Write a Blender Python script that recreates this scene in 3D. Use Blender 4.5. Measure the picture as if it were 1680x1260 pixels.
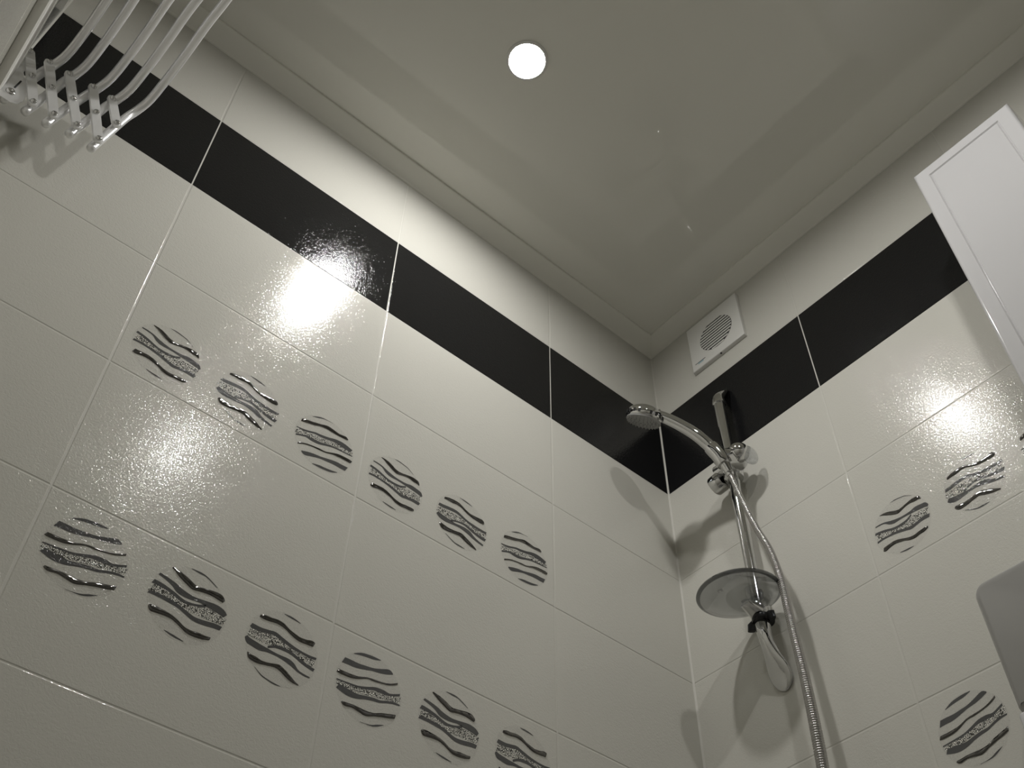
import bpy, bmesh, math, random
from mathutils import Vector, Matrix
for o in list(bpy.data.objects): bpy.data.objects.remove(o)
S = bpy.context.scene
ZO = 2.1                      # height of the lower edge of the black tile band above the floor
CEIL = ZO + 0.465
XW, YW = -1.441, -2.1         # back wall and front wall of the bathroom

# ---------------------------------------------------------------- camera
cd = bpy.data.cameras.new('camera'); cam = bpy.data.objects.new('camera', cd)
S.collection.objects.link(cam); S.camera = cam
cd.sensor_width = 36; cd.lens = 1765.52 / 1680 * 36; cd.clip_start = 0.02
Rm = [[0.76057762, -0.64908814, 0.01436246], [0.49886561, 0.57010844, -0.65277061], [0.4155175, 0.50364766, 0.75741946]]
M = Matrix(((Rm[0][0], -Rm[1][0], -Rm[2][0]), (Rm[0][1], -Rm[1][1], -Rm[2][1]), (Rm[0][2], -Rm[1][2], -Rm[2][2])))
cam.matrix_world = Matrix.Translation((-1.30318883, -1.05552878, ZO - 1.56118042)) @ M.to_4x4()

# ---------------------------------------------------------------- world, exposure
w = bpy.data.worlds.new('world'); S.world = w; w.use_nodes = True
w.node_tree.nodes['Background'].inputs[0].default_value = (0.02, 0.02, 0.02, 1)
S.view_settings.view_transform = 'Standard'; S.view_settings.look = 'None'
S.view_settings.exposure = 1.02; S.view_settings.gamma = 1.0
LAMP_STRENGTH = 260.0
LAMP_COLOR = (1.0, 0.985, 0.96)

# ---------------------------------------------------------------- materials
def mat(name, col, rough=0.4, metal=0.0, spec=0.5, coat=0.0, bump=None, trans=0.0, ior=1.45, emis=None):
    m = bpy.data.materials.new(name); m.use_nodes = True
    nt = m.node_tree; b = nt.nodes['Principled BSDF']
    b.inputs['Base Color'].default_value = (*col, 1); b.inputs['Roughness'].default_value = rough
    b.inputs['Metallic'].default_value = metal; b.inputs['Specular IOR Level'].default_value = spec
    b.inputs['Coat Weight'].default_value = coat; b.inputs['Coat Roughness'].default_value = 0.04
    b.inputs['Transmission Weight'].default_value = trans; b.inputs['IOR'].default_value = ior
    if emis:
        b.inputs['Emission Color'].default_value = (*emis[0], 1); b.inputs['Emission Strength'].default_value = emis[1]
    tc = nt.nodes.new('ShaderNodeTexCoord')
    n = nt.nodes.new('ShaderNodeTexNoise'); n.inputs['Scale'].default_value = (bump or (300, 0, 0))[0]
    nt.links.new(tc.outputs['Object'], n.inputs['Vector'])
    if bump:
        n.inputs['Detail'].default_value = 2.0; n.inputs['Distortion'].default_value = bump[3] if len(bump) > 3 else 0.0
        bp = nt.nodes.new('ShaderNodeBump'); bp.inputs['Strength'].default_value = bump[1]; bp.inputs['Distance'].default_value = bump[2]
        nt.links.new(n.outputs['Fac'], bp.inputs['Height']); nt.links.new(bp.outputs['Normal'], b.inputs['Normal'])
    return m

TB = (285, 1.0, 0.00030, 1.0)                      # fine leather-like relief of the glaze
M_cream = mat('cream_glazed_tile', (0.57, 0.56, 0.51), 0.055, spec=0.25, bump=TB)
M_black = mat('black_glazed_tile', (0.0095, 0.0095, 0.0100), 0.065, spec=0.32, bump=TB)
M_gray = mat('grey_print_under_glaze', (0.085, 0.085, 0.084), 0.07, spec=0.35, bump=TB)
M_grout = mat('pale_grout', (0.56, 0.55, 0.50), 0.6, bump=(400, 0.3, 0.0003))
M_relief = mat('raised_dark_lustre', (0.16, 0.155, 0.15), 0.09, metal=1.0)
M_ceil = mat('stretch_ceiling', (0.80, 0.79, 0.72), 0.03, spec=0.5, bump=(12, 0.03, 0.001))
M_cove = mat('cove_plastic', (0.82, 0.81, 0.74), 0.45, bump=(60, 0.1, 0.0005))
M_white = mat('white_gloss_lacquer', (0.57, 0.565, 0.57), 0.12, coat=0.5)
M_plastic = mat('white_plastic', (0.74, 0.735, 0.70), 0.3)
M_enamel = mat('white_enamel', (0.85, 0.84, 0.80), 0.35)
M_chrome = mat('chrome', (0.62, 0.62, 0.615), 0.05, metal=1.0)
M_tube = mat('brushed_aluminium', (0.86, 0.86, 0.86), 0.28, metal=0.45)
M_clear = mat('clear_plastic', (0.95, 0.97, 0.97), 0.03, trans=1.0, ior=1.45)
M_rubber = mat('black_rubber', (0.012, 0.012, 0.014), 0.3)
M_face = mat('grey_spray_face', (0.30, 0.30, 0.29), 0.3)
M_grey = mat('grey_gloss_plastic', (0.37, 0.365, 0.35), 0.16, coat=0.3)
M_dark = mat('dark_gap', (0.02, 0.02, 0.02), 0.5)
M_slat = mat('slat_plastic', (0.40, 0.39, 0.37), 0.4)
M_blue = mat('pale_blue_indicator', (0.35, 0.50, 0.55), 0.3)
M_concrete = mat('floor_tile', (0.40, 0.39, 0.37), 0.3, bump=(80, 0.2, 0.0005))
M_lens = mat('lit_lamp_lens', (1, 1, 1), 0.5, emis=(LAMP_COLOR, LAMP_STRENGTH))

def speckle(name, dark, light, scale, thr):
    m = mat(name, light, 0.08, spec=0.3, bump=TB); nt = m.node_tree; b = nt.nodes['Principled BSDF']
    tc = nt.nodes.new('ShaderNodeTexCoord'); v = nt.nodes.new('ShaderNodeTexVoronoi'); v.feature = 'DISTANCE_TO_EDGE'
    v.inputs['Scale'].default_value = scale
    r = nt.nodes.new('ShaderNodeValToRGB'); r.color_ramp.elements[0].position = thr; r.color_ramp.elements[1].position = thr + 0.08
    r.color_ramp.elements[0].color = (*dark, 1); r.color_ramp.elements[1].color = (*light, 1)
    nt.links.new(tc.outputs['Object'], v.inputs['Vector']); nt.links.new(v.outputs['Distance'], r.inputs['Fac'])
    nt.links.new(r.outputs['Color'], b.inputs['Base Color']); return m
M_stip = speckle('stippled_print', (0.05, 0.05, 0.045), (0.86, 0.85, 0.78), 480, 0.10)
M_faint = speckle('faint_stippled_print', (0.48, 0.47, 0.43), (0.565, 0.555, 0.505), 520, 0.05)

def thin_clear(name, tint, ior):
    """thin transparent plastic wall: tinted see-through layer under a glossy skin"""
    m = bpy.data.materials.new(name); m.use_nodes = True; nt = m.node_tree; nt.nodes.remove(nt.nodes['Principled BSDF'])
    t = nt.nodes.new('ShaderNodeBsdfTransparent'); t.inputs[0].default_value = (*tint, 1)
    g = nt.nodes.new('ShaderNodeBsdfGlossy'); g.inputs['Color'].default_value = (0.95, 0.95, 0.95, 1); g.inputs['Roughness'].default_value = 0.04
    lw = nt.nodes.new('ShaderNodeLayerWeight'); lw.inputs['Blend'].default_value = 0.5
    pw = nt.nodes.new('ShaderNodeMath'); pw.operation = 'POWER'; pw.inputs[1].default_value = 3.5; nt.links.new(lw.outputs['Facing'], pw.inputs[0])
    f = nt.nodes.new('ShaderNodeMath'); f.operation = 'MULTIPLY_ADD'; f.inputs[1].default_value = 0.7; f.inputs[2].default_value = ior; nt.links.new(pw.outputs[0], f.inputs[0])
    n = nt.nodes.new('ShaderNodeTexNoise'); n.inputs['Scale'].default_value = 40
    x = nt.nodes.new('ShaderNodeMixShader'); o = nt.nodes['Material Output']
    nt.links.new(f.outputs[0], x.inputs[0]); nt.links.new(t.outputs[0], x.inputs[1]); nt.links.new(g.outputs[0], x.inputs[2]); nt.links.new(x.outputs[0], o.inputs[0])
    return m
M_smoke = thin_clear('smoked_clear_plastic', (0.60, 0.61, 0.615), 0.24)
M_smoke_rim = thin_clear('smoked_rim_plastic', (0.42, 0.43, 0.44), 0.16)
M_clear = thin_clear('clear_plastic', (0.84, 0.85, 0.86), 0.14)

def hose_mat():
    m = mat('ribbed_metal_hose', (0.50, 0.49, 0.48), 0.20, metal=1.0); return m
M_hose = hose_mat()

# ---------------------------------------------------------------- helpers
def Z(p): return Vector((p[0], p[1], p[2] + ZO))
def obj(name, bm, mats, parent=None, smooth=False):
    me = bpy.data.meshes.new(name)
    bmesh.ops.recalc_face_normals(bm, faces=bm.faces[:])
    bm.to_mesh(me); bm.free()
    for m in (mats if isinstance(mats, (list, tuple)) else [mats]): me.materials.append(m)
    if smooth:
        for p in me.polygons: p.use_smooth = True
    o = bpy.data.objects.new(name, me); S.collection.objects.link(o)
    if parent is not None:
        o.parent = parent; o.matrix_parent_inverse = Matrix.Translation(-parent.location)
    return o
def tag(o, label, cat, group=None):
    o['label'] = label; o['category'] = cat
    if group: o['group'] = group
    return o
def struct(o): o['kind'] = 'structure'; return o
def thing(name, label, cat, loc, group=None):
    o = bpy.data.objects.new(name, None); o.empty_display_size = 0.02; S.collection.objects.link(o); o.location = loc
    return tag(o, label, cat, group)
def auto_smooth(o, ang=40):
    for p in o.data.polygons: p.use_smooth = True
    bm = bmesh.new(); bm.from_mesh(o.data)
    for e in bm.edges:
        if len(e.link_faces) == 2 and e.calc_face_angle(0) > math.radians(ang): e.smooth = False
    bm.to_mesh(o.data); bm.free(); return o
def box(bm, a, b, bev=0.0, seg=2, mi=0, edges=None):
    a = Vector(a); b = Vector(b)
    r = bmesh.ops.create_cube(bm, size=1.0)
    for v in r['verts']:
        v.co = Vector([(a[i] + b[i]) / 2 + v.co[i] * (b[i] - a[i]) for i in range(3)])
    fs = {f for v in r['verts'] for f in v.link_faces}
    for f in fs: f.material_index = mi
    if bev > 0:
        es = list({e for f in fs for e in f.edges})
        if edges: es = [e for e in es if edges(e)]
        bmesh.ops.bevel(bm, geom=es, offset=bev, segments=seg, affect='EDGES', profile=0.5, material=mi)
def frame_dirs(pts):
    T = []
    for i in range(len(pts)):
        a = pts[max(i - 1, 0)]; b = pts[min(i + 1, len(pts) - 1)]; T.append((b - a).normalized())
    return T
def sweep(bm, pts, rad, n=20, squash=None, up=(0.0, 0.0, 1.0), cap=True):
    """Tube along pts; rad is one radius or one per point (or pairs width, thickness)."""
    pts = [Vector(p) for p in pts]; T = frame_dirs(pts)
    N = Vector(up); N = (N - T[0] * N.dot(T[0]))
    if N.length < 1e-4: N = Vector((1, 0, 0)) - T[0] * T[0].x
    N.normalize(); rings = []
    for i, p in enumerate(pts):
        N = (N - T[i] * N.dot(T[i])).normalized(); B = T[i].cross(N)
        r = rad[i] if isinstance(rad, (list, tuple)) else rad
        r1, r2 = r if isinstance(r, (list, tuple)) else (r, r)
        rings.append([bm.verts.new(p + N * math.cos(k * 2 * math.pi / n) * r1 + B * math.sin(k * 2 * math.pi / n) * r2) for k in range(n)])
    for a, b in zip(rings[:-1], rings[1:]):
        for k in range(n): bm.faces.new((a[k], a[(k + 1) % n], b[(k + 1) % n], b[k]))
    if cap: bm.faces.new(rings[0][::-1]); bm.faces.new(rings[-1])
def lathe(bm, prof, c, axis, n=40):
    """prof: list of (radius, height along axis)."""
    c = Vector(c); A = Vector(axis).normalized()
    U = A.orthogonal().normalized(); V = A.cross(U); rings = []
    for r, h in prof:
        if r < 1e-6: rings.append([bm.verts.new(c + A * h)])
        else: rings.append([bm.verts.new(c + A * h + (U * math.cos(k * 2 * math.pi / n) + V * math.sin(k * 2 * math.pi / n)) * r) for k in range(n)])
    for a, b in zip(rings[:-1], rings[1:]):
        for k in range(n):
            if len(a) == 1 and len(b) == 1: continue
            if len(a) == 1: bm.faces.new((a[0], b[(k + 1) % n], b[k]))
            elif len(b) == 1: bm.faces.new((a[k], a[(k + 1) % n], b[0]))
            else: bm.faces.new((a[k], a[(k + 1) % n], b[(k + 1) % n], b[k]))
def catmull(P, sub=6):
    """Smooth interpolation through tuples of any length."""
    out = []
    for i in range(len(P) - 1):
        p0 = P[max(i - 1, 0)]; p1 = P[i]; p2 = P[i + 1]; p3 = P[min(i + 2, len(P) - 1)]
        for s in range(sub):
            t = s / sub
            out.append(tuple(0.5 * (2 * b + (c - a) * t + (2 * a - 5 * b + 4 * c - d) * t * t + (-a + 3 * b - 3 * c + d) * t ** 3) for a, b, c, d in zip(p0, p1, p2, p3)))
    out.append(tuple(P[-1])); return out

# traced strokes of the three roundel patterns, 0.1 mm units around the centre: (kind, upper edge, lower edge)
DECOR={'P1':[('g',[[-77,513],[-56,518],[-26,523],[7,525],[42,522],[79,515],[115,507],[145,501],[174,495],[205,483],[243,459],[284,430],[312,409]],[[-78,509],[-58,509],[-30,508],[1,506],[35,503],[73,498],[109,492],[139,487],[168,481],[198,471],[238,450],[280,424],[310,405]]),('r',[[-317,397],[-297,397],[-268,397],[-239,395],[-210,390],[-181,383],[-151,373],[-120,359],[-88,343],[-59,328],[-32,316],[-6,307],[16,301],[37,299],[58,300],[84,304],[113,309],[144,317],[177,324],[210,332],[244,340],[277,345],[308,347],[336,347],[361,344],[381,340],[402,334],[420,322],[434,301],[443,278],[448,261]],[[-320,387],[-303,380],[-279,371],[-254,359],[-231,346],[-207,330],[-181,314],[-152,297],[-121,279],[-91,264],[-63,251],[-36,240],[-7,234],[21,236],[48,245],[75,253],[105,262],[137,271],[168,278],[199,282],[230,284],[258,283],[283,278],[307,271],[331,266],[354,266],[373,267],[390,268],[407,263],[425,255],[438,248]]),('g',[[-447,237],[-426,237],[-395,238],[-362,237],[-330,233],[-297,228],[-264,220],[-233,209],[-203,197],[-175,186],[-147,178],[-118,170],[-89,162],[-60,156],[-30,150],[1,145],[31,142],[62,140],[95,140],[130,140],[166,142],[201,146],[234,153],[267,163],[302,168],[337,167],[371,162],[402,156],[430,152],[459,148],[485,138],[505,116],[517,90],[525,72]],[[-454,214],[-433,213],[-402,211],[-371,208],[-340,205],[-307,200],[-278,190],[-253,172],[-230,149],[-205,128],[-176,114],[-146,103],[-114,97],[-81,95],[-47,97],[-14,99],[18,100],[50,100],[82,99],[116,96],[151,93],[185,89],[217,87],[246,84],[274,81],[304,78],[337,73],[368,69],[397,65],[422,62],[442,59],[462,53],[483,44],[498,37]]),('g',[[-485,119],[-466,117],[-437,113],[-405,108],[-371,101],[-335,92],[-298,82],[-262,69],[-227,55],[-192,43],[-160,35],[-129,28],[-97,24],[-60,22],[-22,23],[14,25],[45,27],[74,31],[102,38],[136,53],[171,72],[197,86]],[[-500,74],[-480,72],[-452,68],[-421,63],[-388,56],[-353,47],[-317,37],[-281,26],[-245,15],[-209,4],[-177,-6],[-146,-15],[-113,-21],[-75,-25],[-36,-26],[1,-25],[34,-22],[66,-16],[98,-5],[136,13],[174,35],[200,50]]),('s',[[-462,62],[-438,63],[-403,65],[-368,65],[-338,64],[-307,62],[-274,57],[-241,47],[-210,35],[-181,25],[-151,18],[-120,13],[-88,7],[-56,0],[-24,-7],[10,-10],[50,-7],[92,1],[130,9],[163,18],[197,28],[232,37],[266,41],[298,44],[332,44],[366,43],[398,39],[426,36],[455,33],[484,30],[505,27]],[[-491,-37],[-467,-40],[-434,-43],[-400,-45],[-369,-44],[-338,-43],[-309,-43],[-278,-45],[-245,-50],[-211,-55],[-177,-57],[-145,-59],[-114,-62],[-84,-69],[-53,-79],[-20,-90],[14,-104],[51,-120],[88,-131],[126,-135],[160,-135],[191,-134],[221,-132],[250,-130],[279,-128],[309,-127],[342,-127],[376,-126],[412,-119],[446,-111],[469,-104]]),('g',[[-492,-54],[-466,-51],[-427,-46],[-387,-44],[-350,-45],[-313,-49],[-276,-53],[-237,-54],[-199,-56],[-161,-59],[-124,-64],[-89,-70],[-54,-78],[-17,-88],[18,-100],[53,-110],[87,-118],[118,-124],[148,-126],[179,-124],[212,-117],[246,-110],[281,-103],[317,-96],[351,-90],[384,-87],[414,-86],[441,-86],[464,-90],[482,-96],[494,-100]],[[-500,-93],[-474,-90],[-436,-86],[-398,-83],[-362,-83],[-324,-85],[-287,-87],[-250,-91],[-213,-97],[-177,-103],[-142,-110],[-108,-118],[-74,-127],[-39,-137],[-3,-148],[32,-158],[64,-169],[95,-180],[129,-186],[165,-184],[201,-176],[234,-169],[269,-164],[303,-158],[334,-155],[364,-154],[391,-155],[416,-157],[437,-158],[456,-159],[469,-160]]),('r',[[-417,-224],[-405,-223],[-389,-222],[-373,-220],[-352,-218],[-326,-215],[-296,-213],[-266,-211],[-234,-209],[-202,-211],[-172,-217],[-144,-225],[-116,-235],[-87,-246],[-59,-259],[-30,-272],[0,-284],[30,-296],[59,-304],[90,-309],[121,-312],[151,-312],[179,-308],[209,-302],[240,-296],[274,-292],[307,-289],[335,-288],[359,-290],[380,-293],[395,-296]],[[-443,-291],[-433,-297],[-417,-304],[-394,-307],[-367,-302],[-338,-293],[-310,-285],[-281,-280],[-251,-276],[-223,-275],[-195,-276],[-168,-281],[-139,-287],[-110,-295],[-80,-304],[-51,-314],[-23,-328],[6,-344],[35,-357],[67,-366],[99,-372],[133,-375],[166,-372],[197,-365],[226,-360],[256,-359],[287,-359],[317,-356],[345,-348],[370,-338],[387,-330]]),('g',[[-181,-468],[-161,-470],[-133,-473],[-104,-476],[-77,-478],[-49,-479],[-20,-482],[12,-486],[45,-492],[69,-495]],[[-184,-476],[-166,-482],[-140,-490],[-112,-497],[-86,-502],[-58,-506],[-29,-509],[5,-508],[41,-505],[66,-503]])],'P2':[('g',[[-71,501],[-44,501],[-6,501],[31,500],[63,496],[95,491],[124,485],[151,477],[176,469],[193,463]],[[-74,494],[-49,489],[-14,482],[20,476],[52,471],[84,467],[114,464],[143,460],[171,458],[190,456]]),('r',[[-378,332],[-356,340],[-324,352],[-290,362],[-255,369],[-219,375],[-186,379],[-156,381],[-126,381],[-95,378],[-67,370],[-41,360],[-14,347],[14,334],[42,320],[70,307],[98,297],[125,287],[153,281],[183,279],[215,279],[246,281],[279,285],[311,290],[342,294],[369,298],[396,302],[422,299],[441,283],[453,261],[461,245]],[[-386,290],[-365,293],[-336,296],[-307,299],[-277,299],[-244,298],[-211,299],[-179,303],[-149,310],[-120,314],[-93,314],[-65,312],[-37,306],[-9,295],[18,280],[46,266],[74,254],[101,243],[130,233],[160,226],[191,221],[222,217],[252,213],[283,210],[311,208],[336,205],[357,203],[375,203],[397,207],[423,211],[441,214]]),('g',[[-469,148],[-447,150],[-414,152],[-381,155],[-347,161],[-311,168],[-275,174],[-240,178],[-207,182],[-174,184],[-143,184],[-113,181],[-81,175],[-48,164],[-13,150],[21,137],[54,124],[88,113],[123,104],[160,98],[198,95],[236,92],[273,88],[310,85],[347,82],[383,81],[417,80],[448,80],[475,81],[499,83],[516,84]],[[-491,86],[-469,84],[-437,82],[-402,83],[-366,87],[-329,94],[-293,101],[-259,107],[-227,112],[-196,116],[-166,118],[-138,120],[-108,118],[-75,111],[-40,101],[-4,90],[30,79],[64,68],[100,57],[136,48],[173,40],[211,34],[249,31],[288,30],[325,30],[361,28],[396,26],[429,27],[459,31],[486,38],[504,43]]),('s',[[-488,64],[-461,67],[-421,71],[-380,75],[-341,78],[-302,81],[-265,83],[-230,83],[-197,81],[-165,81],[-131,83],[-92,86],[-51,89],[-9,88],[33,86],[72,83],[108,79],[142,74],[176,69],[214,65],[252,60],[290,58],[328,58],[367,61],[407,61],[450,58],[492,52],[521,49]],[[-523,-39],[-497,-41],[-461,-45],[-425,-49],[-393,-57],[-358,-66],[-322,-72],[-285,-73],[-246,-70],[-205,-64],[-162,-52],[-121,-37],[-83,-25],[-44,-18],[-3,-13],[35,-11],[68,-13],[100,-18],[133,-24],[169,-31],[207,-39],[244,-47],[281,-53],[317,-59],[352,-65],[393,-70],[435,-74],[464,-77]]),('g',[[-216,-60],[-192,-52],[-156,-41],[-119,-30],[-80,-19],[-38,-7],[2,2],[39,5],[73,5],[108,1],[147,-9],[185,-24],[222,-37],[257,-45],[291,-52],[325,-57],[360,-60],[395,-63],[428,-65],[460,-66],[489,-68],[509,-69]],[[-220,-108],[-196,-96],[-161,-80],[-124,-65],[-86,-54],[-47,-45],[-9,-40],[23,-38],[54,-40],[86,-45],[122,-55],[160,-69],[198,-82],[233,-92],[267,-101],[300,-108],[334,-116],[369,-122],[401,-127],[433,-130],[463,-131],[483,-131]]),('g',[[-475,-45],[-458,-51],[-434,-58],[-409,-64],[-380,-69],[-346,-74],[-314,-78],[-283,-81],[-252,-82],[-220,-84],[-192,-89],[-165,-94],[-137,-96],[-103,-93],[-65,-86],[-27,-81],[9,-78],[45,-76],[79,-76],[112,-79],[145,-84],[177,-94],[205,-110],[229,-130],[254,-148],[284,-163],[317,-176],[351,-188],[390,-199],[431,-209],[460,-216]],[[-512,-102],[-500,-116],[-481,-136],[-455,-154],[-423,-164],[-388,-172],[-351,-175],[-316,-175],[-281,-171],[-248,-166],[-218,-162],[-187,-157],[-155,-152],[-119,-148],[-82,-144],[-48,-142],[-15,-144],[16,-148],[46,-153],[75,-159],[104,-166],[131,-173],[158,-183],[187,-196],[219,-208],[254,-217],[290,-226],[327,-234],[369,-241],[412,-247],[442,-252]]),('r',[[-417,-243],[-398,-246],[-371,-249],[-345,-252],[-321,-256],[-294,-260],[-265,-263],[-233,-263],[-198,-261],[-164,-259],[-134,-254],[-105,-249],[-77,-243],[-50,-236],[-21,-229],[11,-228],[42,-237],[71,-250],[97,-264],[124,-275],[151,-287],[177,-300],[203,-315],[227,-331],[251,-346],[278,-363],[305,-379],[324,-390]],[[-441,-280],[-431,-297],[-414,-321],[-391,-340],[-361,-348],[-329,-350],[-294,-348],[-257,-343],[-218,-336],[-182,-329],[-151,-323],[-122,-317],[-94,-313],[-68,-309],[-45,-307],[-26,-308],[-3,-316],[23,-328],[51,-341],[78,-352],[106,-363],[134,-373],[163,-381],[193,-389],[223,-395],[256,-401],[290,-407],[313,-410]]),('g',[[-299,-405],[-274,-417],[-240,-433],[-206,-449],[-175,-463],[-145,-476],[-115,-486],[-86,-489],[-58,-489],[-26,-490],[15,-494],[58,-499],[88,-502]],[[-303,-412],[-280,-426],[-247,-445],[-214,-463],[-184,-478],[-154,-492],[-124,-503],[-96,-511],[-68,-515],[-37,-517],[6,-516],[52,-513],[85,-510]])],'P3':[('g',[[-291,411],[-265,427],[-229,450],[-194,469],[-164,482],[-136,492],[-106,499],[-74,502],[-41,504],[-10,504],[21,506],[51,507],[71,508]],[[-291,406],[-266,414],[-231,426],[-197,438],[-168,451],[-141,465],[-112,477],[-80,486],[-45,493],[-13,498],[19,501],[49,502],[69,502]]),('r',[[-445,251],[-420,259],[-384,272],[-344,285],[-303,296],[-259,307],[-218,318],[-183,329],[-149,340],[-113,353],[-76,368],[-37,385],[4,395],[43,394],[79,386],[113,379],[148,374],[183,368],[218,366],[255,371],[294,380],[329,383],[356,375],[373,361],[384,352]],[[-458,188],[-433,195],[-398,205],[-359,216],[-319,228],[-274,241],[-231,255],[-192,271],[-157,287],[-123,300],[-89,309],[-56,314],[-25,318],[8,319],[45,319],[83,318],[121,317],[158,316],[197,316],[236,319],[274,324],[304,327],[330,329],[354,330],[370,330]]),('g',[[-500,42],[-472,45],[-432,50],[-394,57],[-360,66],[-325,76],[-291,87],[-257,100],[-222,114],[-184,127],[-147,134],[-110,139],[-74,145],[-37,153],[3,162],[42,172],[81,186],[122,202],[164,215],[205,224],[245,230],[283,232],[322,230],[359,224],[394,216],[430,206],[464,194],[487,186]],[[-508,21],[-482,19],[-444,18],[-405,20],[-370,26],[-334,36],[-299,46],[-263,60],[-228,74],[-195,84],[-163,88],[-129,89],[-92,91],[-54,98],[-14,105],[27,113],[67,123],[106,133],[141,140],[174,142],[207,141],[240,139],[274,136],[310,132],[346,129],[385,126],[423,122],[450,120]]),('s',[[-490,1],[-457,8],[-411,17],[-365,26],[-329,32],[-296,37],[-259,43],[-215,53],[-168,64],[-122,74],[-80,82],[-38,90],[5,99],[49,107],[93,116],[137,124],[183,134],[232,144],[279,150],[323,151],[361,147],[398,143],[438,138],[476,133],[503,129]],[[-513,-92],[-480,-83],[-433,-69],[-389,-58],[-355,-51],[-322,-46],[-286,-41],[-243,-35],[-196,-29],[-149,-21],[-105,-10],[-62,3],[-21,13],[19,19],[61,22],[105,27],[152,35],[199,45],[243,52],[283,58],[323,62],[363,66],[406,70],[448,72],[477,74]]),('g',[[-488,-102],[-443,-82],[-378,-55],[-319,-33],[-276,-24],[-240,-22],[-205,-20],[-165,-19],[-124,-18],[-84,-14],[-45,-4],[-4,11],[40,25],[83,36],[126,45],[169,53],[213,58],[257,62],[299,65],[337,67],[373,69],[407,71],[444,73],[480,75],[505,76]],[[-491,-140],[-446,-120],[-384,-93],[-329,-74],[-295,-73],[-266,-79],[-233,-84],[-191,-83],[-147,-80],[-101,-72],[-55,-57],[-11,-39],[31,-21],[73,-6],[116,9],[159,21],[202,28],[246,33],[288,37],[326,41],[362,44],[397,47],[434,50],[471,53],[496,55]]),('r',[[-434,-253],[-405,-238],[-363,-216],[-319,-197],[-277,-184],[-235,-174],[-192,-165],[-149,-157],[-106,-150],[-64,-144],[-25,-142],[11,-141],[50,-134],[94,-116],[143,-92],[189,-71],[230,-57],[267,-47],[304,-39],[341,-35],[378,-33],[414,-32],[453,-32],[491,-34],[517,-36]],[[-433,-285],[-405,-269],[-364,-246],[-323,-226],[-283,-212],[-242,-200],[-200,-191],[-158,-184],[-116,-180],[-76,-175],[-37,-171],[2,-168],[43,-160],[90,-145],[138,-126],[181,-112],[217,-105],[249,-101],[282,-98],[317,-95],[352,-93],[388,-91],[426,-90],[464,-90],[491,-90]]),('g',[[-340,-370],[-316,-361],[-283,-348],[-252,-335],[-222,-325],[-185,-315],[-144,-304],[-103,-297],[-61,-291],[-19,-284],[23,-273],[67,-260],[110,-248],[154,-236],[199,-225],[244,-216],[288,-212],[328,-212],[365,-211],[402,-208],[437,-205],[462,-202]],[[-346,-382],[-333,-396],[-311,-414],[-279,-422],[-239,-413],[-199,-396],[-159,-379],[-119,-364],[-76,-348],[-33,-335],[8,-326],[49,-320],[90,-315],[132,-309],[173,-303],[212,-300],[250,-299],[288,-300],[326,-301],[364,-300],[398,-298],[423,-297]]),('g',[[-127,-495],[-98,-486],[-57,-472],[-17,-461],[19,-455],[54,-452],[89,-448],[127,-442],[165,-436],[201,-429],[238,-421],[276,-412],[302,-405]],[[-130,-505],[-105,-506],[-69,-507],[-33,-507],[0,-506],[35,-503],[71,-499],[110,-493],[150,-486],[190,-474],[233,-455],[273,-432],[301,-416]])]}

# ================================================================= SETTING
# tiled walls: bevelled tiles standing 1.5 mm proud of the grout; origin plane is the tile face
G = 0.0012
def rows_z():
    r = []; z = 0.2258
    r.append((0.2258, 0.4650, 0)); r.append((0.0, 0.2258, 1))
    t = 0.0
    while t - 0.2297 > -ZO: r.append((t - 0.2297, t, 0)); t -= 0.2297
    r.append((-ZO, t, 0)); return r
def tiled(name, joints, place, span):
    bm = bmesh.new(); J = [span[0]] + sorted(j for j in joints if span[0] < j < span[1]) + [span[1]]
    for z0, z1, mi in rows_z():
        for a, b in zip(J[:-1], J[1:]):
            P = lambda s, z, d: bm.verts.new(place(s, z, d))
            e = 0.0013
            H = 0.0009; f = 0.0011
            A = [(a + G, z0 + H), (b - G, z0 + H), (b - G, z1 - H), (a + G, z1 - H)]
            B = [(a + G + e, z0 + H + f), (b - G - e, z0 + H + f), (b - G - e, z1 - H - f), (a + G + e, z1 - H - f)]
            vo = [P(s, z, -0.0013) for s, z in A]; vm = [P(s, z, -0.0004) for s, z in A]; vi = [P(s, z, 0.0) for s, z in B]
            fs = [bm.faces.new(vi)]
            for k in range(4):
                fs.append(bm.faces.new((vo[k], vo[(k + 1) % 4], vm[(k + 1) % 4], vm[k])))
                fs.append(bm.faces.new((vm[k], vm[(k + 1) % 4], vi[(k + 1) % 4], vi[k])))
            for f in fs: f.material_index = mi
    # grout bed and wall thickness behind
    g = [bm.verts.new(place(s, z, d)) for d in (-0.0005, -0.08) for s, z in ((span[0], -ZO), (span[1], -ZO), (span[1], 0.465), (span[0], 0.465))]
    for q in ((0, 1, 2, 3), (4, 5, 6, 7), (0, 1, 5, 4), (1, 2, 6, 5), (2, 3, 7, 6), (3, 0, 4, 7)):
        bm.faces.new([g[i] for i in q]).material_index = 2
    o = obj(name, bm, [M_cream, M_black, M_grout]); return struct(o)
wl = tiled('wall_left', [-0.3304, -0.7304, -1.1304], lambda s, z, d: (s, -d, z + ZO), (XW, 0.0))
wr = tiled('wall_right', [0.0 - 0.399 - 0.4 * k for k in range(5)][::-1], lambda s, z, d: (-d, s, z + ZO), (YW, 0.0))
wb = tiled('wall_back', [-0.09 - 0.4 * k for k in range(6)][::-1], lambda s, z, d: (XW + d, s, z + ZO), (YW, 0.0))
wf = tiled('wall_front', [-0.4, -0.8, -1.2], lambda s, z, d: (s, YW + d, z + ZO), (XW, 0.0))
bm = bmesh.new(); box(bm, (XW, YW, -0.08), (0, 0, 0)); struct(obj('floor', bm, M_concrete))
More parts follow.
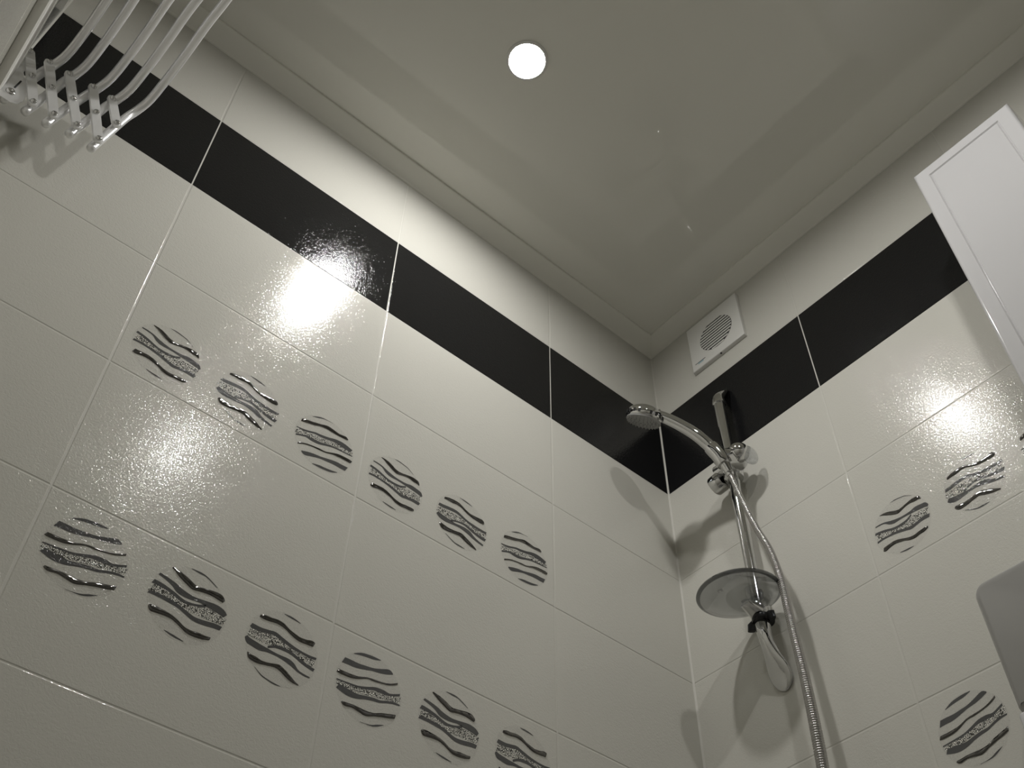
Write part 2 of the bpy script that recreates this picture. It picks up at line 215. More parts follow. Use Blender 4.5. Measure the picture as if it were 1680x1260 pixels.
bm = bmesh.new(); box(bm, (XW - 0.08, YW - 0.08, CEIL), (0.08, 0.08, CEIL + 0.08)); struct(obj('ceiling', bm, M_ceil))

# cove moulding: shallow profile run around the ceiling, mitred
def cove(name, p0, p1, inward, m0, m1):
    """p0,p1 wall corners at the ceiling, inward normal, mitre slopes at the ends."""
    prof = [(0.0, -0.0190), (0.0030, -0.0186), (0.0055, -0.0172), (0.0420, -0.0062), (0.0445, -0.0052), (0.0452, -0.0030), (0.0452, 0.0), (0.0, 0.0)]
    bm = bmesh.new(); p0 = Vector(p0); p1 = Vector(p1); d = (p1 - p0).normalized(); inn = Vector(inward)
    A = [bm.verts.new(p0 + inn * q + d * q * m0 + Vector((0, 0, h))) for q, h in prof]
    B = [bm.verts.new(p1 + inn * q - d * q * m1 + Vector((0, 0, h))) for q, h in prof]
    n = len(prof)
    for k in range(n): bm.faces.new((A[k], A[(k + 1) % n], B[(k + 1) % n], B[k]))
    bm.faces.new(A); bm.faces.new(B)
    return struct(obj(name, bm, M_cove))
c = CEIL
cove('trim_1', (XW, 0, c), (0, 0, c), (0, -1, 0), 1, 1)
cove('trim_2', (0, 0, c), (0, YW, c), (-1, 0, 0), 1, 1)
cove('trim_3', (0, YW, c), (XW, YW, c), (0, 1, 0), 1, 1)
cove('trim_4', (XW, YW, c), (XW, 0, c), (1, 0, 0), 1, 1)
# grout beads in the two visible vertical corners
def bead(name, x, y, sx, sy):
    bm = bmesh.new(); r = 0.0028
    pr = [(0, 0), (r, 0), (r * 0.62, r * 0.38 * 0.9), (r * 0.38, r * 0.62), (0, r)]
    A = [bm.verts.new((x + sx * a, y + sy * b, 0.0)) for a, b in pr]; B = [bm.verts.new((x + sx * a, y + sy * b, CEIL - 0.018)) for a, b in pr]
    for k in range(5): bm.faces.new((A[k], A[(k + 1) % 5], B[(k + 1) % 5], B[k]))
    bm.faces.new(A); bm.faces.new(B); struct(obj(name, bm, M_grout))
bead('trim_5', 0, 0, -1, -1); bead('trim_6', XW, 0, 1, -1)

# decorative roundels printed and raised on the tiles (children of their walls)
def decor(pat, flip):
    """Three meshes for one roundel in local 2D (metres) around its centre: flat print, relief."""
    return [(k, [(p[0] * 1e-4 * flip, p[1] * 1e-4 * flip) for p in U], [(p[0] * 1e-4 * flip, p[1] * 1e-4 * flip) for p in D]) for k, U, D in DECOR[pat]]
def roundel(wall, pat, flip, cx, cz, P):
    strokes = decor(pat, flip)
    bm = bmesh.new(); R = 0.0525
    ctr = bm.verts.new(P(cx, cz, 0.00008)); ring = [bm.verts.new(P(cx + R * math.cos(t * math.pi / 36), cz + R * math.sin(t * math.pi / 36), 0.00008)) for t in range(72)]
    for k in range(72): bm.faces.new((ctr, ring[k], ring[(k + 1) % 72])).material_index = 0
    for kd, U, D in strokes:
        if kd == 'r': continue
        h = 0.00016 if kd == 's' else 0.00024
        a = [bm.verts.new(P(cx + x, cz + z, h)) for x, z in U]; b = [bm.verts.new(P(cx + x, cz + z, h)) for x, z in D]
        for k in range(len(a) - 1): bm.faces.new((a[k], a[k + 1], b[k + 1], b[k])).material_index = 1 if kd == 's' else 2
    disc = obj('roundel', bm, [M_faint, M_stip, M_gray], wall)
    for kd, U, D in strokes:
        if kd != 'r': continue
        bm = bmesh.new(); prev = None; n = 9
        rnd = random.Random(int(abs(U[0][0]) * 1e6))
        for i, (u, d) in enumerate(zip(U, D)):
            wdt = math.hypot(u[0] - d[0], u[1] - d[1]); h = min(0.0016, wdt * 0.26) * (0.85 + 0.3 * rnd.random())
            if i in (0, len(U) - 1): h *= 0.35
            cur = []
            for j in range(n):
                t = j / (n - 1); s = 1 - (2 * t - 1) ** 2
                cur.append(bm.verts.new(P(cx + u[0] + (d[0] - u[0]) * t, cz + u[1] + (d[1] - u[1]) * t, 0.0002 + h * s ** 0.5)))
            if prev:
                for j in range(n - 1): bm.faces.new((prev[j], prev[j + 1], cur[j + 1], cur[j]))
            prev = cur
        r = obj('relief_wave', bm, M_relief, disc, smooth=True)
        r.matrix_parent_inverse = Matrix()
PL = lambda s, z, d: (s, -d, z + ZO)
PR = lambda s, z, d: (-d, s, z + ZO)
# row one: P1 P2 P3 ; row two (tile turned upside down): P3 P2 P1 flipped
offs = (0.066, 0.1992, 0.3328)
for t0, cols in ((-1.1304, (0, 1, 2)), (-0.7304, (0, 1, 2))):
    for q in cols:
        roundel(wl, ('P1', 'P2', 'P3')[q], 1, t0 + offs[q], -0.3918, PL)
        roundel(wl, ('P3', 'P2', 'P1')[q], -1, t0 + 0.4 - offs[2 - q], -0.7602, PL)
# on the right wall the tile runs away from the corner (left to right is -y)
PRm = lambda s, z, d: (-d, -s, z + ZO)
for q in (0, 1, 2):
    roundel(wr, ('P1', 'P2', 'P3')[q], 1, 0.399 + offs[q], -0.3935, PRm)
    roundel(wr, ('P3', 'P2', 'P1')[q], -1, 0.399 + 0.4 - offs[2 - q], -0.7580, PRm)

# ================================================================= CEILING DOWNLIGHTS
def downlight(x, y, label):
    t = thing('ceiling_downlight', label, 'lamp', (x, y, CEIL), 'round downlights in the ceiling')
    bm = bmesh.new()
    lathe(bm, [(0.0345, -0.0005), (0.0345, -0.0030), (0.036, -0.0042), (0.039, -0.0040), (0.0418, -0.0020), (0.0420, 0.0), (0.0345, 0.0)], (x, y, CEIL), (0, 0, 1), 48)
    auto_smooth(obj('trim_ring', bm, M_plastic, t))
    bm = bmesh.new(); lathe(bm, [(0.0, -0.0046), (0.018, -0.0040), (0.0344, -0.0020), (0.0344, -0.0006), (0.0, -0.0006)], (x, y, CEIL), (0, 0, 1), 48)
    o = obj('lamp_lens', bm, M_lens, t); o['label'] = 'glowing white lens'
downlight(-0.7165, -0.3690, 'lit round downlight glowing in the ceiling near the corner')
downlight(-0.7070, -1.0500, 'lit round downlight over the room middle, seen as glare on the tiles')

# ================================================================= EXTRACTOR FAN
t = thing('extractor_fan', 'square white extractor fan with round louvre on the wall above the black band', 'fan', Z((0, -0.1975, 0.353)))
bm = bmesh.new(); y0, y1, z0, z1 = -0.2725, -0.1225, ZO + 0.2785, ZO + 0.4285
box(bm, (-0.0100, y0, z0), (-0.0001, y1, z1), 0.0025, 3, edges=lambda e: max(v.co.x for v in e.verts) < -0.009)
# circular recess modelled as ring standing proud
auto_smooth(obj('cover_plate', bm, M_plastic, t))
fy, fz, fr = -0.2020, ZO + 0.3500, 0.0475
bm = bmesh.new(); lathe(bm, [(0.0, -0.01015), (fr - 0.001, -0.01015)], (0, fy, fz), (1, 0, 0), 56)
o = obj('louvre_opening', bm, M_dark, t); o['label'] = 'dark round opening behind the slats'
for k in range(11):
    zz = -fr + (k + 0.5) * 2 * fr / 11; hw = math.sqrt(max(fr ** 2 - zz ** 2, 0)) - 0.002
    bm = bmesh.new(); r = bmesh.ops.create_cube(bm, size=1.0)
    for v in r['verts']:
        v.co = Vector((-0.0107 + v.co.x * 0.0008 - v.co.z * 0.0006, fy + v.co.y * 2 * hw, fz + zz + v.co.z * 0.0036))
    obj('slat', bm, M_plastic, t)
bm = bmesh.new(); box(bm, (-0.0104, y1 - 0.040, z0 + 0.019), (-0.0098, y1 - 0.010, z0 + 0.0205)); o = obj('indicator_slot', bm, M_dark, t)
bm = bmesh.new(); box(bm, (-0.0103, y1 - 0.034, z0 + 0.0145), (-0.0097, y1 - 0.018, z0 + 0.0185)); o = obj('indicator_light', bm, M_blue, t); o['label'] = 'pale blue indicator'
bm = bmesh.new(); lathe(bm, [(0.0, -0.0012), (0.002, -0.001), (0.0024, 0.0)], (-0.0070, -0.203, z0 - 0.0005), (0, 0, 1), 12); obj('cover_screw', bm, M_dark, t)

# ================================================================= TALL WHITE CABINET
t = thing('wall_cabinet', 'narrow tall white gloss cabinet with a grooved panel door hung on the right wall', 'cabinet', Z((0, -0.8585, -0.62)))
cy0, cy1, cz0, cz1, cx = -0.9530, -0.7640, ZO - 0.62, ZO + 0.1385, -0.15
bm = bmesh.new(); box(bm, (cx + 0.018, cy0, cz0), (-0.0002, cy1, cz1), 0.0015, 2); auto_smooth(obj('carcass', bm, M_white, t))
# door with a routed groove rectangle
bm = bmesh.new()
def rect(y0, y1, z0, z1, x): return [bm.verts.new((x, a, b)) for a, b in ((y0, z0), (y1, z0), (y1, z1), (y0, z1))]
def bridge(a, b):
    for k in range(4): bm.faces.new((a[k], a[(k + 1) % 4], b[(k + 1) % 4], b[k]))
gi = 0.0290
L0 = rect(cy0, cy1, cz0, cz1, cx + 0.018)
RR = 0.0065; roll = []
for k in range(7):
    q = math.pi / 2 * k / 6; ins = RR * (1 - math.cos(q)); dep = RR * 0.75 * (1 - math.sin(q)); roll.append(rect(cy0 + ins, cy1 - ins, cz0 + ins, cz1 - ins, cx + dep))
L3 = rect(cy0 + gi - 0.0032, cy1 - gi + 0.0032, cz0 + gi - 0.0032, cz1 - gi + 0.0032, cx)
L4 = rect(cy0 + gi - 0.0008, cy1 - gi + 0.0008, cz0 + gi - 0.0008, cz1 - gi + 0.0008, cx + 0.0022)
L5 = rect(cy0 + gi + 0.0014, cy1 - gi - 0.0014, cz0 + gi + 0.0014, cz1 - gi - 0.0014, cx + 0.0004)
chain = [L0] + roll + [L3, L4, L5]
for a, b in zip(chain[:-1], chain[1:]): bridge(a, b)
bm.faces.new(L5); bm.faces.new(L0)
auto_smooth(obj('door', bm, M_white, t), 20)

# ================================================================= GREY WALL BOX
t = thing('wall_dispenser', 'grey rounded wall box with a white lower tray beside the lowest right-wall roundel', 'dispenser', Z((0, -0.69, -0.95)))
def dispenser_shell(bm, zt, zb, xt, xb, ya_t, ya_b, yb, r, n=8):
    """rounded-corner front face leaning in towards its foot, edges rolled back to the wall"""
    def outline(inset, dx):
        pts = []
        for (cy, cz, a0, ya) in ((ya_t - r, zt - r, 0, 0), (yb + r, zt - r, 90, 0), (yb + r, zb + r * 0.4, 180, 1), (ya_b - r, zb + r * 0.4, 270, 1)):
            rr = (r if ya == 0 else r * 0.4) - inset
            cyy = cy if ya == 0 else (yb + r * 0.4 if cy == yb + r else ya_b - r * 0.4)
            for k in range(n + 1):
                a = math.radians(a0 + 90 * k / n)
                y = cyy + rr * math.cos(a); z = cz + rr * math.sin(a)
                f = (z - zb) / (zt - zb); pts.append((xb + (xt - xb) * f + dx, y, z))
        return pts
    loops = []
    for inset, dx in ((0.0, None), (0.0, 0.012), (0.0012, 0.006), (0.0045, 0.0015), (0.009, 0.0)):
        P = outline(inset, 0.0 if dx is None else dx)
        if dx is None: P = [(-0.0003, y, z) for x, y, z in P]
        loops.append([bm.verts.new((x, y, z + ZO)) for x, y, z in P])
    for a, b in zip(loops[:-1], loops[1:]):
        m = len(a)
        for k in range(m): bm.faces.new((a[k], a[(k + 1) % m], b[(k + 1) % m], b[k]))
    bm.faces.new(loops[-1]); bm.faces.new(loops[0][::-1])
bm = bmesh.new(); dispenser_shell(bm, -0.6560, -0.8260, -0.128, -0.098, -0.5800, -0.5705, -0.80, 0.020)
o = auto_smooth(obj('cover', bm, M_grey, t), 35); o['label'] = 'smooth grey cover'
bm = bmesh.new(); box(bm, (-0.100, -0.80, ZO - 0.95), (-0.0003, -0.5690, ZO - 0.8262), 0.006, 4); o = auto_smooth(obj('tray', bm, M_white, t)); o['label'] = 'white lower tray'
bm = bmesh.new(); box(bm, (-0.1008, -0.640, ZO - 0.862), (-0.0995, -0.5860, ZO - 0.857)); obj('slot', bm, M_dark, t)

# ================================================================= SHOWER RAIL
BX, BY = -0.0315, -0.1890
t = thing('shower_rail', 'vertical chrome shower rail on the right wall beside the corner', 'shower rail', Z((0, BY, -0.5)))
bm = bmesh.new(); sweep(bm, [Z((BX, BY, 0.105)), Z((BX, BY, -0.2)), Z((BX, BY, -0.452))], 0.0112, 32, up=(1, 0, 0))
auto_smooth(obj('rail_tube', bm, M_chrome, t))
# curved end pieces: oval section sweeping back to the wall and flaring out
def endpiece(sign, z0, length, flare):
    st = [(BX, 0.0, 0.0130, 0.0130), (BX, 0.006, 0.0132, 0.0132), (BX, 0.020, 0.0128, 0.0122), (BX + 0.003, 0.036, 0.0122, 0.0110), (BX + 0.009, 0.054, 0.0125 + flare * 0.25, 0.0092),
          (BX + 0.016, 0.072, 0.0130 + flare * 0.75, 0.0070), (BX + 0.0225, 0.088, 0.0125 + flare, 0.0052), (BX + 0.0265, 0.101, 0.0100 + flare * 0.8, 0.0038), (BX + 0.0285, 0.109, 0.0055 + flare * 0.4, 0.0025), (BX + 0.029, 0.1120, 0.0010, 0.0012)]
    bm = bmesh.new(); pts = []; rad = []
    for x, h, wy, wx in catmull(st, 4):
        pts.append(Z((x, BY, z0 + sign * h * length / 0.112))); rad.append((max(wx, 0.0006), max(wy, 0.0006)))
    sweep(bm, pts, rad, 28, up=(1, 0, 0)); return bm
auto_smooth(obj('upper_bracket', endpiece(1, 0.104, 0.066, 0.0), M_chrome, t), 50)
auto_smooth(obj('lower_bracket', endpiece(-1, -0.448, 0.118, 0.0085), M_chrome, t), 50)
bm = bmesh.new(); lathe(bm, [(0.0113, 0.0), (0.0138, 0.0005), (0.0142, 0.004), (0.0138, 0.0075), (0.0113, 0.008)], Z((BX, BY, 0.100)), (0, 0, 1), 32); auto_smooth(obj('upper_collar', bm, M_chrome, t))
# slider with locking knobs; axis runs along the wall
SZ = -0.088
bm = bmesh.new(); lathe(bm, [(0.0114, -0.024), (0.0185, -0.023), (0.0195, -0.020), (0.0195, 0.020), (0.0185, 0.023), (0.0114, 0.024)], Z((BX, BY, SZ)), (0, 0, 1), 36)
lathe(bm, [(0.0, -0.030), (0.0145, -0.0295), (0.0150, -0.028), (0.0150, 0.028), (0.0, 0.029)], Z((BX - 0.010, BY, SZ + 0.004)), (0, 1, 0), 32)
auto_smooth(obj('slider', bm, M_chrome, t))
bm = bmesh.new(); lathe(bm, [(0.0, 0.0), (0.0185, 0.0005), (0.0200, 0.003), (0.0200, 0.024), (0.0185, 0.0265), (0.0, 0.027)], Z((BX - 0.004, BY + 0.020, SZ - 0.012)), (0, 1, -0.12), 36)
auto_smooth(obj('locking_knob', bm, M_chrome, t))
bm = bmesh.new(); bmesh.ops.create_uvsphere(bm, u_segments=32, v_segments=20, radius=0.0205, matrix=Matrix.Translation(Z((-0.056, -0.2275, SZ + 0.002))))
obj('ball_knob', bm, M_chrome, t, smooth=True)
bm = bmesh.new(); pr = []
for k in range(13):
    a = math.pi * k / 12; pr.append((0.0200 * math.sin(a) ** 0.7 if 0 < k < 12 else 0.0, 0.011 - 0.011 * math.cos(a)))
lathe(bm, pr, Z((-0.040, -0.2290, SZ - 0.003)), (0, -1, 0.0), 24)
o = obj('clear_knob', bm, M_clear, t, smooth=True); o['label'] = 'clear plastic knob'
# cradle that grips the handset
HP = [(-0.0700, -0.2085, -0.1330), (-0.0775, -0.2065, -0.1150), (-0.0870, -0.2030, -0.0940), (-0.1000, -0.1945, -0.0705), (-0.1200, -0.1843, -0.0475), (-0.1400, -0.1700, -0.0262), (-0.1600, -0.1545, -0.0080), (-0.1730, -0.1430, 0.0030)]
bm = bmesh.new()
cr = [Z(p) for p in catmull([HP[1], HP[2], HP[3]], 4)][0:8]
sweep(bm, cr, [0.0150] + [0.0158] * (len(cr) - 2) + [0.0150], 32)
sweep(bm, [Z((BX - 0.006, BY - 0.012, SZ + 0.004)), Z((-0.052, -0.208, -0.088)), Z((-0.066, -0.2095, -0.092)), Z((-0.082, -0.2060, -0.100))], [(0.020, 0.026), (0.0215, 0.025), (0.0200, 0.021), (0.0165, 0.015)], 32)
auto_smooth(obj('handset_cradle', bm, M_chrome, t), 50)

# ================================================================= HAND SHOWER
h = thing('hand_shower', 'chrome hand shower with curved handle resting in the rail cradle', 'shower head', Z(HP[0]))
hr = [0.0095, 0.0108, 0.0122, 0.0128, 0.0126, 0.0122, 0.0118, 0.0112]
bm = bmesh.new(); P = catmull([(*p, r) for p, r in zip(HP, hr)], 6)
sweep(bm, [Z(p[:3]) for p in P], [p[3] for p in P], 32)
auto_smooth(obj('handle', bm, M_chrome, h))
FC = Z((-0.1930, -0.1184, -0.0043)); FN = Vector((0.1222, 0.5482, -0.8274)).normalized()
FN = (FN + Vector((0.0, 0.0, -0.05))).normalized()
bm = bmesh.new()
lathe(bm, [(0.0, -0.0300), (0.010, -0.0296), (0.020, -0.0275), (0.028, -0.0235), (0.0335, -0.0180), (0.0362, -0.0125), (0.0368, -0.0080), (0.0362, -0.0035), (0.0340, -0.0012)], FC, FN, 56)
nk = Z(HP[-1]); ct = FC - FN * 0.013
sweep(bm, [nk - (nk - Z(HP[-2])).normalized() * 0.002, nk + (ct - nk) * 0.25, nk + (ct - nk) * 0.6], [0.0114, (0.0128, 0.0150), (0.0120, 0.0200)], 28)
auto_smooth(obj('head_shell', bm, M_chrome, h), 50)
bm = bmesh.new(); lathe(bm, [(0.0114, -0.0025), (0.0132, -0.002), (0.0136, 0.0), (0.0132, 0.002), (0.0114, 0.0025)], nk + (ct - nk) * 0.05, ct - nk, 28); auto_smooth(obj('neck_ring', bm, M_chrome, h))
bm = bmesh.new(); lathe(bm, [(0.0340, -0.0014), (0.0346, 0.0016), (0.0325, 0.0036), (0.0300, 0.0038), (0.0285, 0.0024), (0.012, 0.0030), (0.0, 0.0032)], FC, FN, 56)
fo = auto_smooth(obj('spray_face', bm, M_face, h), 30); fo['label'] = 'grey spray face with rubber nozzles'
U = FN.orthogonal().normalized(); V = FN.cross(U); bm = bmesh.new()
for ring, cnt in ((0.0315, 28), (0.025, 20), (0.018, 14), (0.010, 7), (0.0, 1)):
    for k in range(cnt):
        a = 2 * math.pi * k / cnt; c0 = FC + (U * math.cos(a) + V * math.sin(a)) * ring
        lathe(bm, [(0.0014, 0.0022), (0.0012, 0.0052), (0.0007, 0.0060), (0.0, 0.0060)], c0, FN, 8)
n_ = obj('nozzles', bm, M_face, h, smooth=True)
# dark slots round the rim of the shell
for k in range(20):
    a = 2 * math.pi * k / 20; d = U * math.cos(a) + V * math.sin(a)
    if k % 5 == 0: continue
    tt = FN.cross(d); c0 = FC - FN * 0.0085 + d * 0.0366; bm = bmesh.new()
    r = bmesh.ops.create_cube(bm, size=1.0)
    for v in r['verts']: v.co = c0 + d * v.co.x * 0.0012 + FN * v.co.y * 0.0072 + tt * v.co.z * 0.0046
    obj('rim_slot', bm, M_dark, h)

# ================================================================= HOSE
HS = [(-0.0712, -0.2081, -0.1300), (-0.0680, -0.2108, -0.1560), (-0.0625, -0.2215, -0.2225), (-0.0585, -0.2341, -0.2842), (-0.0550, -0.2490, -0.3423), (-0.0545, -0.2575, -0.4134), (-0.0550, -0.2588, -0.4697), (-0.0560, -0.2608, -0.5375), (-0.0580, -0.2634, -0.6020), (-0.0620, -0.2653, -0.6778), (-0.0660, -0.2651, -0.7570), (-0.0720, -0.2630, -0.8300), (-0.0900, -0.2560, -0.9300), (-0.1000, -0.2300, -1.0500)]
cl = [Vector(Z(p)) for p in catmull(HS, 24)]
# resample at ring pitch
pitch = 0.0040; L = [0.0]
for a, b in zip(cl[:-1], cl[1:]): L.append(L[-1] + (b - a).length)
def at(s):
    import bisect
    i = min(max(bisect.bisect_right(L, s) - 1, 0), len(cl) - 2); f = (s - L[i]) / max(L[i + 1] - L[i], 1e-9); return cl[i].lerp(cl[i + 1], f)
pts = []; rad = []; s = 0.0
while s < L[-1] - pitch:
    g = 0.0050 + 0.0042 * min(s / 0.60, 1.0)
    for f, r in ((0.0, 0.70), (0.25, 0.96), (0.5, 1.0), (0.75, 0.96)):
        pts.append(at(s + f * pitch)); rad.append(r * g)
    s += pitch
bm = bmesh.new(); sweep(bm, pts, rad, 18, up=(1, 0, 0))
hs = obj('shower_hose', bm, M_hose, None, smooth=True)
tag(hs, 'ribbed chrome shower hose hanging down from the hand shower', 'hose')
bm = bmesh.new(); lathe(bm, [(0.0, -0.002), (0.0072, -0.002), (0.0078, 0.0), (0.0074, 0.008), (0.0058, 0.012), (0.0, 0.012)], at(0.0), at(0.02) - at(0.0), 24)
auto_smooth(obj('hose_nut', bm, M_chrome, hs))

# ================================================================= SOAP DISH
DC = Vector(Z((-0.0800, -0.1870, -0.4155))); DN = Vector((-0.074, -0.016, 1)).normalized()
d = thing('soap_dish', 'round smoky translucent soap dish clamped low on the shower rail', 'soap dish', DC)
bm = bmesh.new()
lathe(bm, [(0.0, -0.0130), (0.018, -0.0126), (0.034, -0.0108), (0.048, -0.0076), (0.059, -0.0036), (0.0655, 0.0006), (0.0690, 0.0026), (0.0708, 0.0030), (0.0712, 0.0044), (0.0700, 0.0054), (0.0672, 0.0050), (0.0640, 0.0030), (0.057, -0.0010), (0.046, -0.0050), (0.032, -0.0082), (0.016, -0.0100), (0.0, -0.0104)], DC, DN, 96)
auto_smooth(obj('dish', bm, M_smoke, d), 50)
bm = bmesh.new(); lathe(bm, [(0.0660, 0.0010), (0.0700, 0.0022), (0.0724, 0.0040), (0.0716, 0.0062), (0.0690, 0.0060), (0.0665, 0.0040), (0.0660, 0.0010)], DC, DN, 96)
o = auto_smooth(obj('rim', bm, M_smoke_rim, d), 50); o['label'] = 'darker rolled rim'
# small embossed mark: an open ring and a bar
DU = Vector((1, 0, 0)); DU = (DU - DN * DU.dot(DN)).normalized(); DV = DN.cross(DU)
def under(u, v):
    r = math.hypot(u, v); hgt = -0.0130 + 0.0094 * (r / 0.059) ** 2.0; return DC + DU * u + DV * v + DN * (hgt - 0.0002)
bm = bmesh.new(); sweep(bm, [under(-0.0460 + 0.0030 * math.cos(a), 0.0045 + 0.0030 * math.sin(a)) for a in [math.radians(q) for q in range(40, 321, 20)]], 0.0005, 6)
sweep(bm, [under(-0.0495, -0.0005), under(-0.0465, -0.0005), under(-0.0430, -0.0005)], 0.0005, 6)
obj('embossed_mark', bm, M_dark, d)
bm = bmesh.new(); lathe(bm, [(0.0113, -0.0165), (0.0150, -0.0160), (0.0160, -0.0145), (0.0186, 0.0085), (0.0176, 0.0110), (0.0113, 0.0112)], Z((BX, BY, -0.4240)), (0, 0, 1), 36)
sweep(bm, [Z((BX - 0.010, BY, -0.432)), Z((BX - 0.022, BY, -0.430)), Z((BX - 0.040, BY, -0.4275))], [(0.010, 0.015), (0.006, 0.013), (0.003, 0.010)], 20)
auto_smooth(obj('clamp', bm, M_chrome, d), 45)
bm = bmesh.new()
lathe(bm, [(0.0113, -0.0040), (0.0188, -0.0038), (0.0196, 0.0), (0.0188, 0.0040), (0.0113, 0.0042)], Z((BX, BY - 0.003, -0.4440)), (0, 0, 1), 32)
for sgn in (-1, 1):
    sweep(bm, [Z((BX - 0.004, BY - 0.004 + sgn * 0.014, -0.4420)), Z((BX - 0.006, BY - 0.004 + sgn * 0.021, -0.4475)), Z((BX - 0.007, BY - 0.004 + sgn * 0.0235, -0.4580))], [(0.007, 0.005), (0.009, 0.0045), (0.007, 0.0035)], 16)
o = auto_smooth(obj('clamp_wing', bm, M_rubber, d), 45); o['label'] = 'black rubber ring with two wings'

# ================================================================= ACCORDION DRYING RACK
RY = -0.060; RY2 = -0.640
r = thing('accordion_drying_rack', 'wall-mounted accordion drying rack with bowed aluminium rods, pulled out from the back wall', 'drying rack', Z((XW, -0.35, -0.10)))
Tp = [(-1.4292, -0.0473), (-1.4000, -0.0430), (-1.3691, -0.0392), (-1.3325, -0.0324), (-1.3017, -0.0302)]
Bp = [(-1.4160, -0.1560), (-1.3851, -0.1526), (-1.3544, -0.1504), (-1.3219, -0.1409), (-1.2879, -0.1416)]
M6 = (-1.2783, -0.0803)
def arm(a, b, y):
    a = Vector((a[0], y, a[1] + ZO)); b = Vector((b[0], y, b[1] + ZO)); dd = (b - a).normalized()
    s = Vector((dd.z, 0, -dd.x)); hw = 0.0072; ht = 0.0022; bm = bmesh.new(); n = 8
    def prof(off):
        ring = []
        for k in range(n + 1):
            an = math.pi * k / n - math.pi / 2; ring.append(b + dd * math.cos(an) * hw + s * math.sin(an) * hw + Vector((0, off, 0)))
        for k in range(n + 1):
            an = math.pi * k / n + math.pi / 2; ring.append(a + dd * math.cos(an) * hw + s * math.sin(an) * hw + Vector((0, off, 0)))
        return [bm.verts.new(v) for v in ring]
    A = prof(-ht); B_ = prof(ht); m = len(A)
    for k in range(m): bm.faces.new((A[k], A[(k + 1) % m], B_[(k + 1) % m], B_[k]))
    bm.faces.new(A); bm.faces.new(B_[::-1]); bmesh.ops.bevel(bm, geom=[e for e in bm.edges if len(e.link_faces) == 2 and abs(e.calc_face_angle(0)) > 1.2], offset=0.0007, segments=2, affect='EDGES')
    return bm
def rivet(bm, x, z, y, sg):
    lathe(bm, [(0.0, 0.0046), (0.0026, 0.0042), (0.0042, 0.0030), (0.0046, 0.0010), (0.0046, 0.0)], (x, y, z + ZO), (0, sg, 0), 16)
mid = lambda a, b: ((a[0] + b[0]) / 2, (a[1] + b[1]) / 2)
for y, sg in ((RY, -1), (RY2, 1)):
    ya = y + sg * 0.0115
    for k in range(5):
        a_, b_ = (Tp[k], Bp[k + 1]) if k < 4 else (Tp[4], M6)
        ao = obj('scissor_arm', arm(a_, b_, ya), M_tube, r)
        for q in ((a_, mid(a_, b_), b_) if k < 4 else (a_, b_)):
            bm = bmesh.new(); rivet(bm, q[0], q[1], ya + sg * 0.0022, sg)
            bo = obj('rivet', bm, M_chrome, ao, smooth=True); bo.matrix_parent_inverse = Matrix()
# rods: each end is one link of the lattice, then bends round and runs parallel to the back wall
# explicit links: lower end, crossing, upper end
links = [((-1.4160, -0.1560), (-1.4070, -0.0990), (-1.3990, -0.0450)),
         ((-1.3851, -0.1526), (-1.3765, -0.0955), (-1.3691, -0.0392)),
         ((-1.3544, -0.1504), (-1.3440, -0.0905), (-1.3325, -0.0324)),
         ((-1.3219, -0.1409), (-1.3115, -0.0868), (-1.3017, -0.0302)),
         ((-1.2879, -0.1416), (-1.2783, -0.0803), (-1.2690, -0.0230))]
for lk in links:
    (x0, z0), (x1, z1), (x2, z2) = lk
    ux, uz = (x2 - x0), (z2 - z0); l = math.hypot(ux, uz); ux /= l; uz /= l
    half = [(x0 - ux * 0.010, RY, z0 - uz * 0.010), (x0, RY, z0), (x1, RY, z1), (x2 - ux * 0.012, RY - 0.001, z2 - uz * 0.012), (x2 + ux * 0.012 + 0.004, RY - 0.010, z2 + uz * 0.010),
            (x2 + ux * 0.025 + 0.009, RY - 0.032, z2 + uz * 0.023), (x2 + ux * 0.035 + 0.011, RY - 0.072, z2 + uz * 0.035), (x2 + ux * 0.040 + 0.0125, RY - 0.130, z2 + uz * 0.0375), (x2 + ux * 0.041 + 0.0135, RY - 0.190, z2 + uz * 0.038), (x2 + ux * 0.041 + 0.0165, RY - 0.250, z2 + uz * 0.038)]
    cm = (RY + RY2) / 2
    full = half + [(p[0], 2 * cm - p[1], p[2]) for p in half[::-1]]
    bm = bmesh.new(); sweep(bm, [Z(p) for p in catmull(full, 6)], 0.0068, 20, up=(1, 0, 0))
    ro = auto_smooth(obj('rod', bm, M_tube, r), 50)
    for y in (RY, RY2):
        e = Z((x0 - ux * 0.010, y, z0 - uz * 0.010)); bm = bmesh.new()
        lathe(bm, [(0.0068, 0.0), (0.0064, 0.0035), (0.004, 0.006), (0.0, 0.007)], e, (-ux, 0, -uz), 16)
        co = obj('end_cap', bm, M_tube, ro, smooth=True); co.matrix_parent_inverse = Matrix()
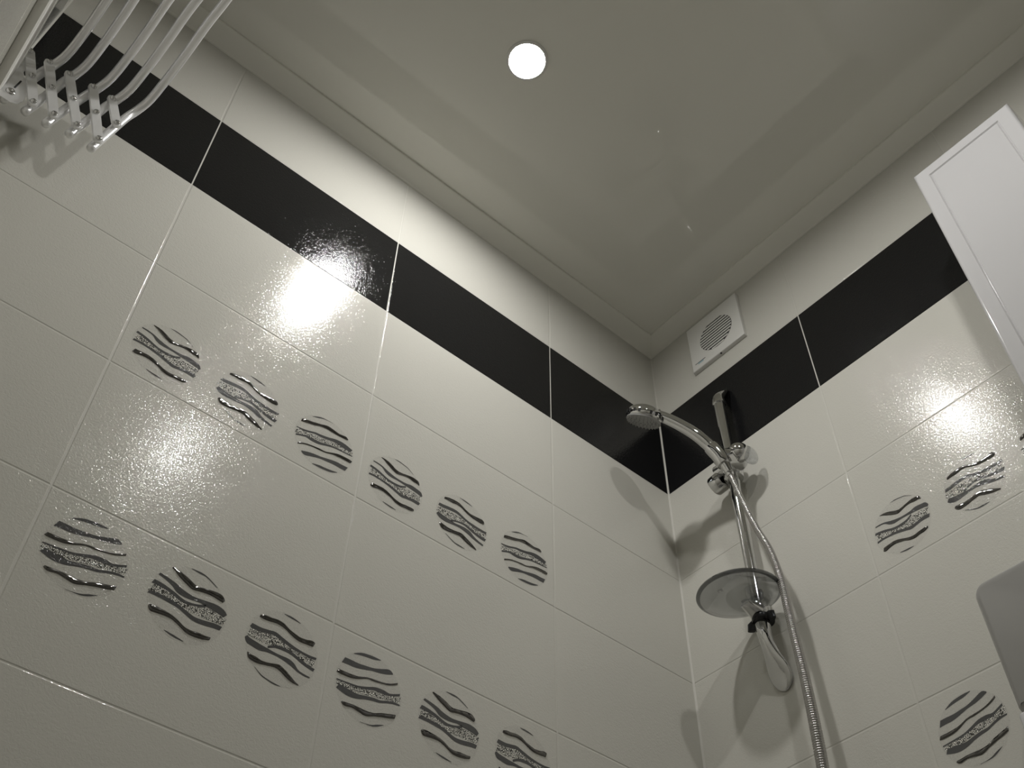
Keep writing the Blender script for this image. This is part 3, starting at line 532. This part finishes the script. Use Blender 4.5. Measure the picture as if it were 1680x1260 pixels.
# mounting profile with long ribs and end brackets on the back wall
bm = bmesh.new()
prof = [(0.0002, -0.054), (0.0025, -0.054)]
for k in range(5):
    zz = -0.056 - k * 0.0070; prof += [(0.0026 + k * 0.0022, zz), (0.0046 + k * 0.0022, zz - 0.0015), (0.0046 + k * 0.0022, zz - 0.0040), (0.0030 + k * 0.0022, zz - 0.0052)]
prof += [(0.0130, -0.093), (0.0140, -0.170), (0.0120, -0.174), (0.0002, -0.174)]
A = [bm.verts.new((XW + q, RY - 0.012, zz + ZO)) for q, zz in prof]; B_ = [bm.verts.new((XW + q, RY2 + 0.012, zz + ZO)) for q, zz in prof]
for k in range(len(prof)): bm.faces.new((A[k], A[(k + 1) % len(prof)], B_[(k + 1) % len(prof)], B_[k]))
bm.faces.new(A); bm.faces.new(B_[::-1]); obj('mounting_profile', bm, M_enamel, r)
for y, sg in ((RY - 0.0090, -1), (RY2 + 0.0090, 1)):
    bm = bmesh.new(); out = [(0.0003, -0.058), (0.0180, -0.058), (0.0215, -0.064), (0.0225, -0.098), (0.0300, -0.112), (0.0400, -0.124), (0.0440, -0.134), (0.0445, -0.160), (0.0410, -0.172), (0.0330, -0.178), (0.0003, -0.178)]
    A = [bm.verts.new((XW + q, y - 0.0008, zz + ZO)) for q, zz in out]; B_ = [bm.verts.new((XW + q, y + 0.0008, zz + ZO)) for q, zz in out]
    for k in range(len(out)): bm.faces.new((A[k], A[(k + 1) % len(out)], B_[(k + 1) % len(out)], B_[k]))
    bm.faces.new(A); bm.faces.new(B_[::-1])
    br = obj('end_bracket', bm, M_tube, r)
    bm = bmesh.new(); lathe(bm, [(0.0, 0.0012), (0.002, 0.0010), (0.0022, 0.0032), (0.0052, 0.0026), (0.0068, 0.0008), (0.0070, 0.0)], (XW + 0.0250, y + sg * 0.0009, ZO - 0.156), (0, sg, 0), 24)
    so = obj('bracket_screw', bm, M_chrome, br, smooth=True); so.matrix_parent_inverse = Matrix()
    bm = bmesh.new(); sweep(bm, [(XW + 0.0260, y, ZO - 0.143), (XW + 0.0270, y, ZO - 0.120)], 0.0016, 10)
    so = obj('bracket_slot', bm, M_dark, br); so.matrix_parent_inverse = Matrix()
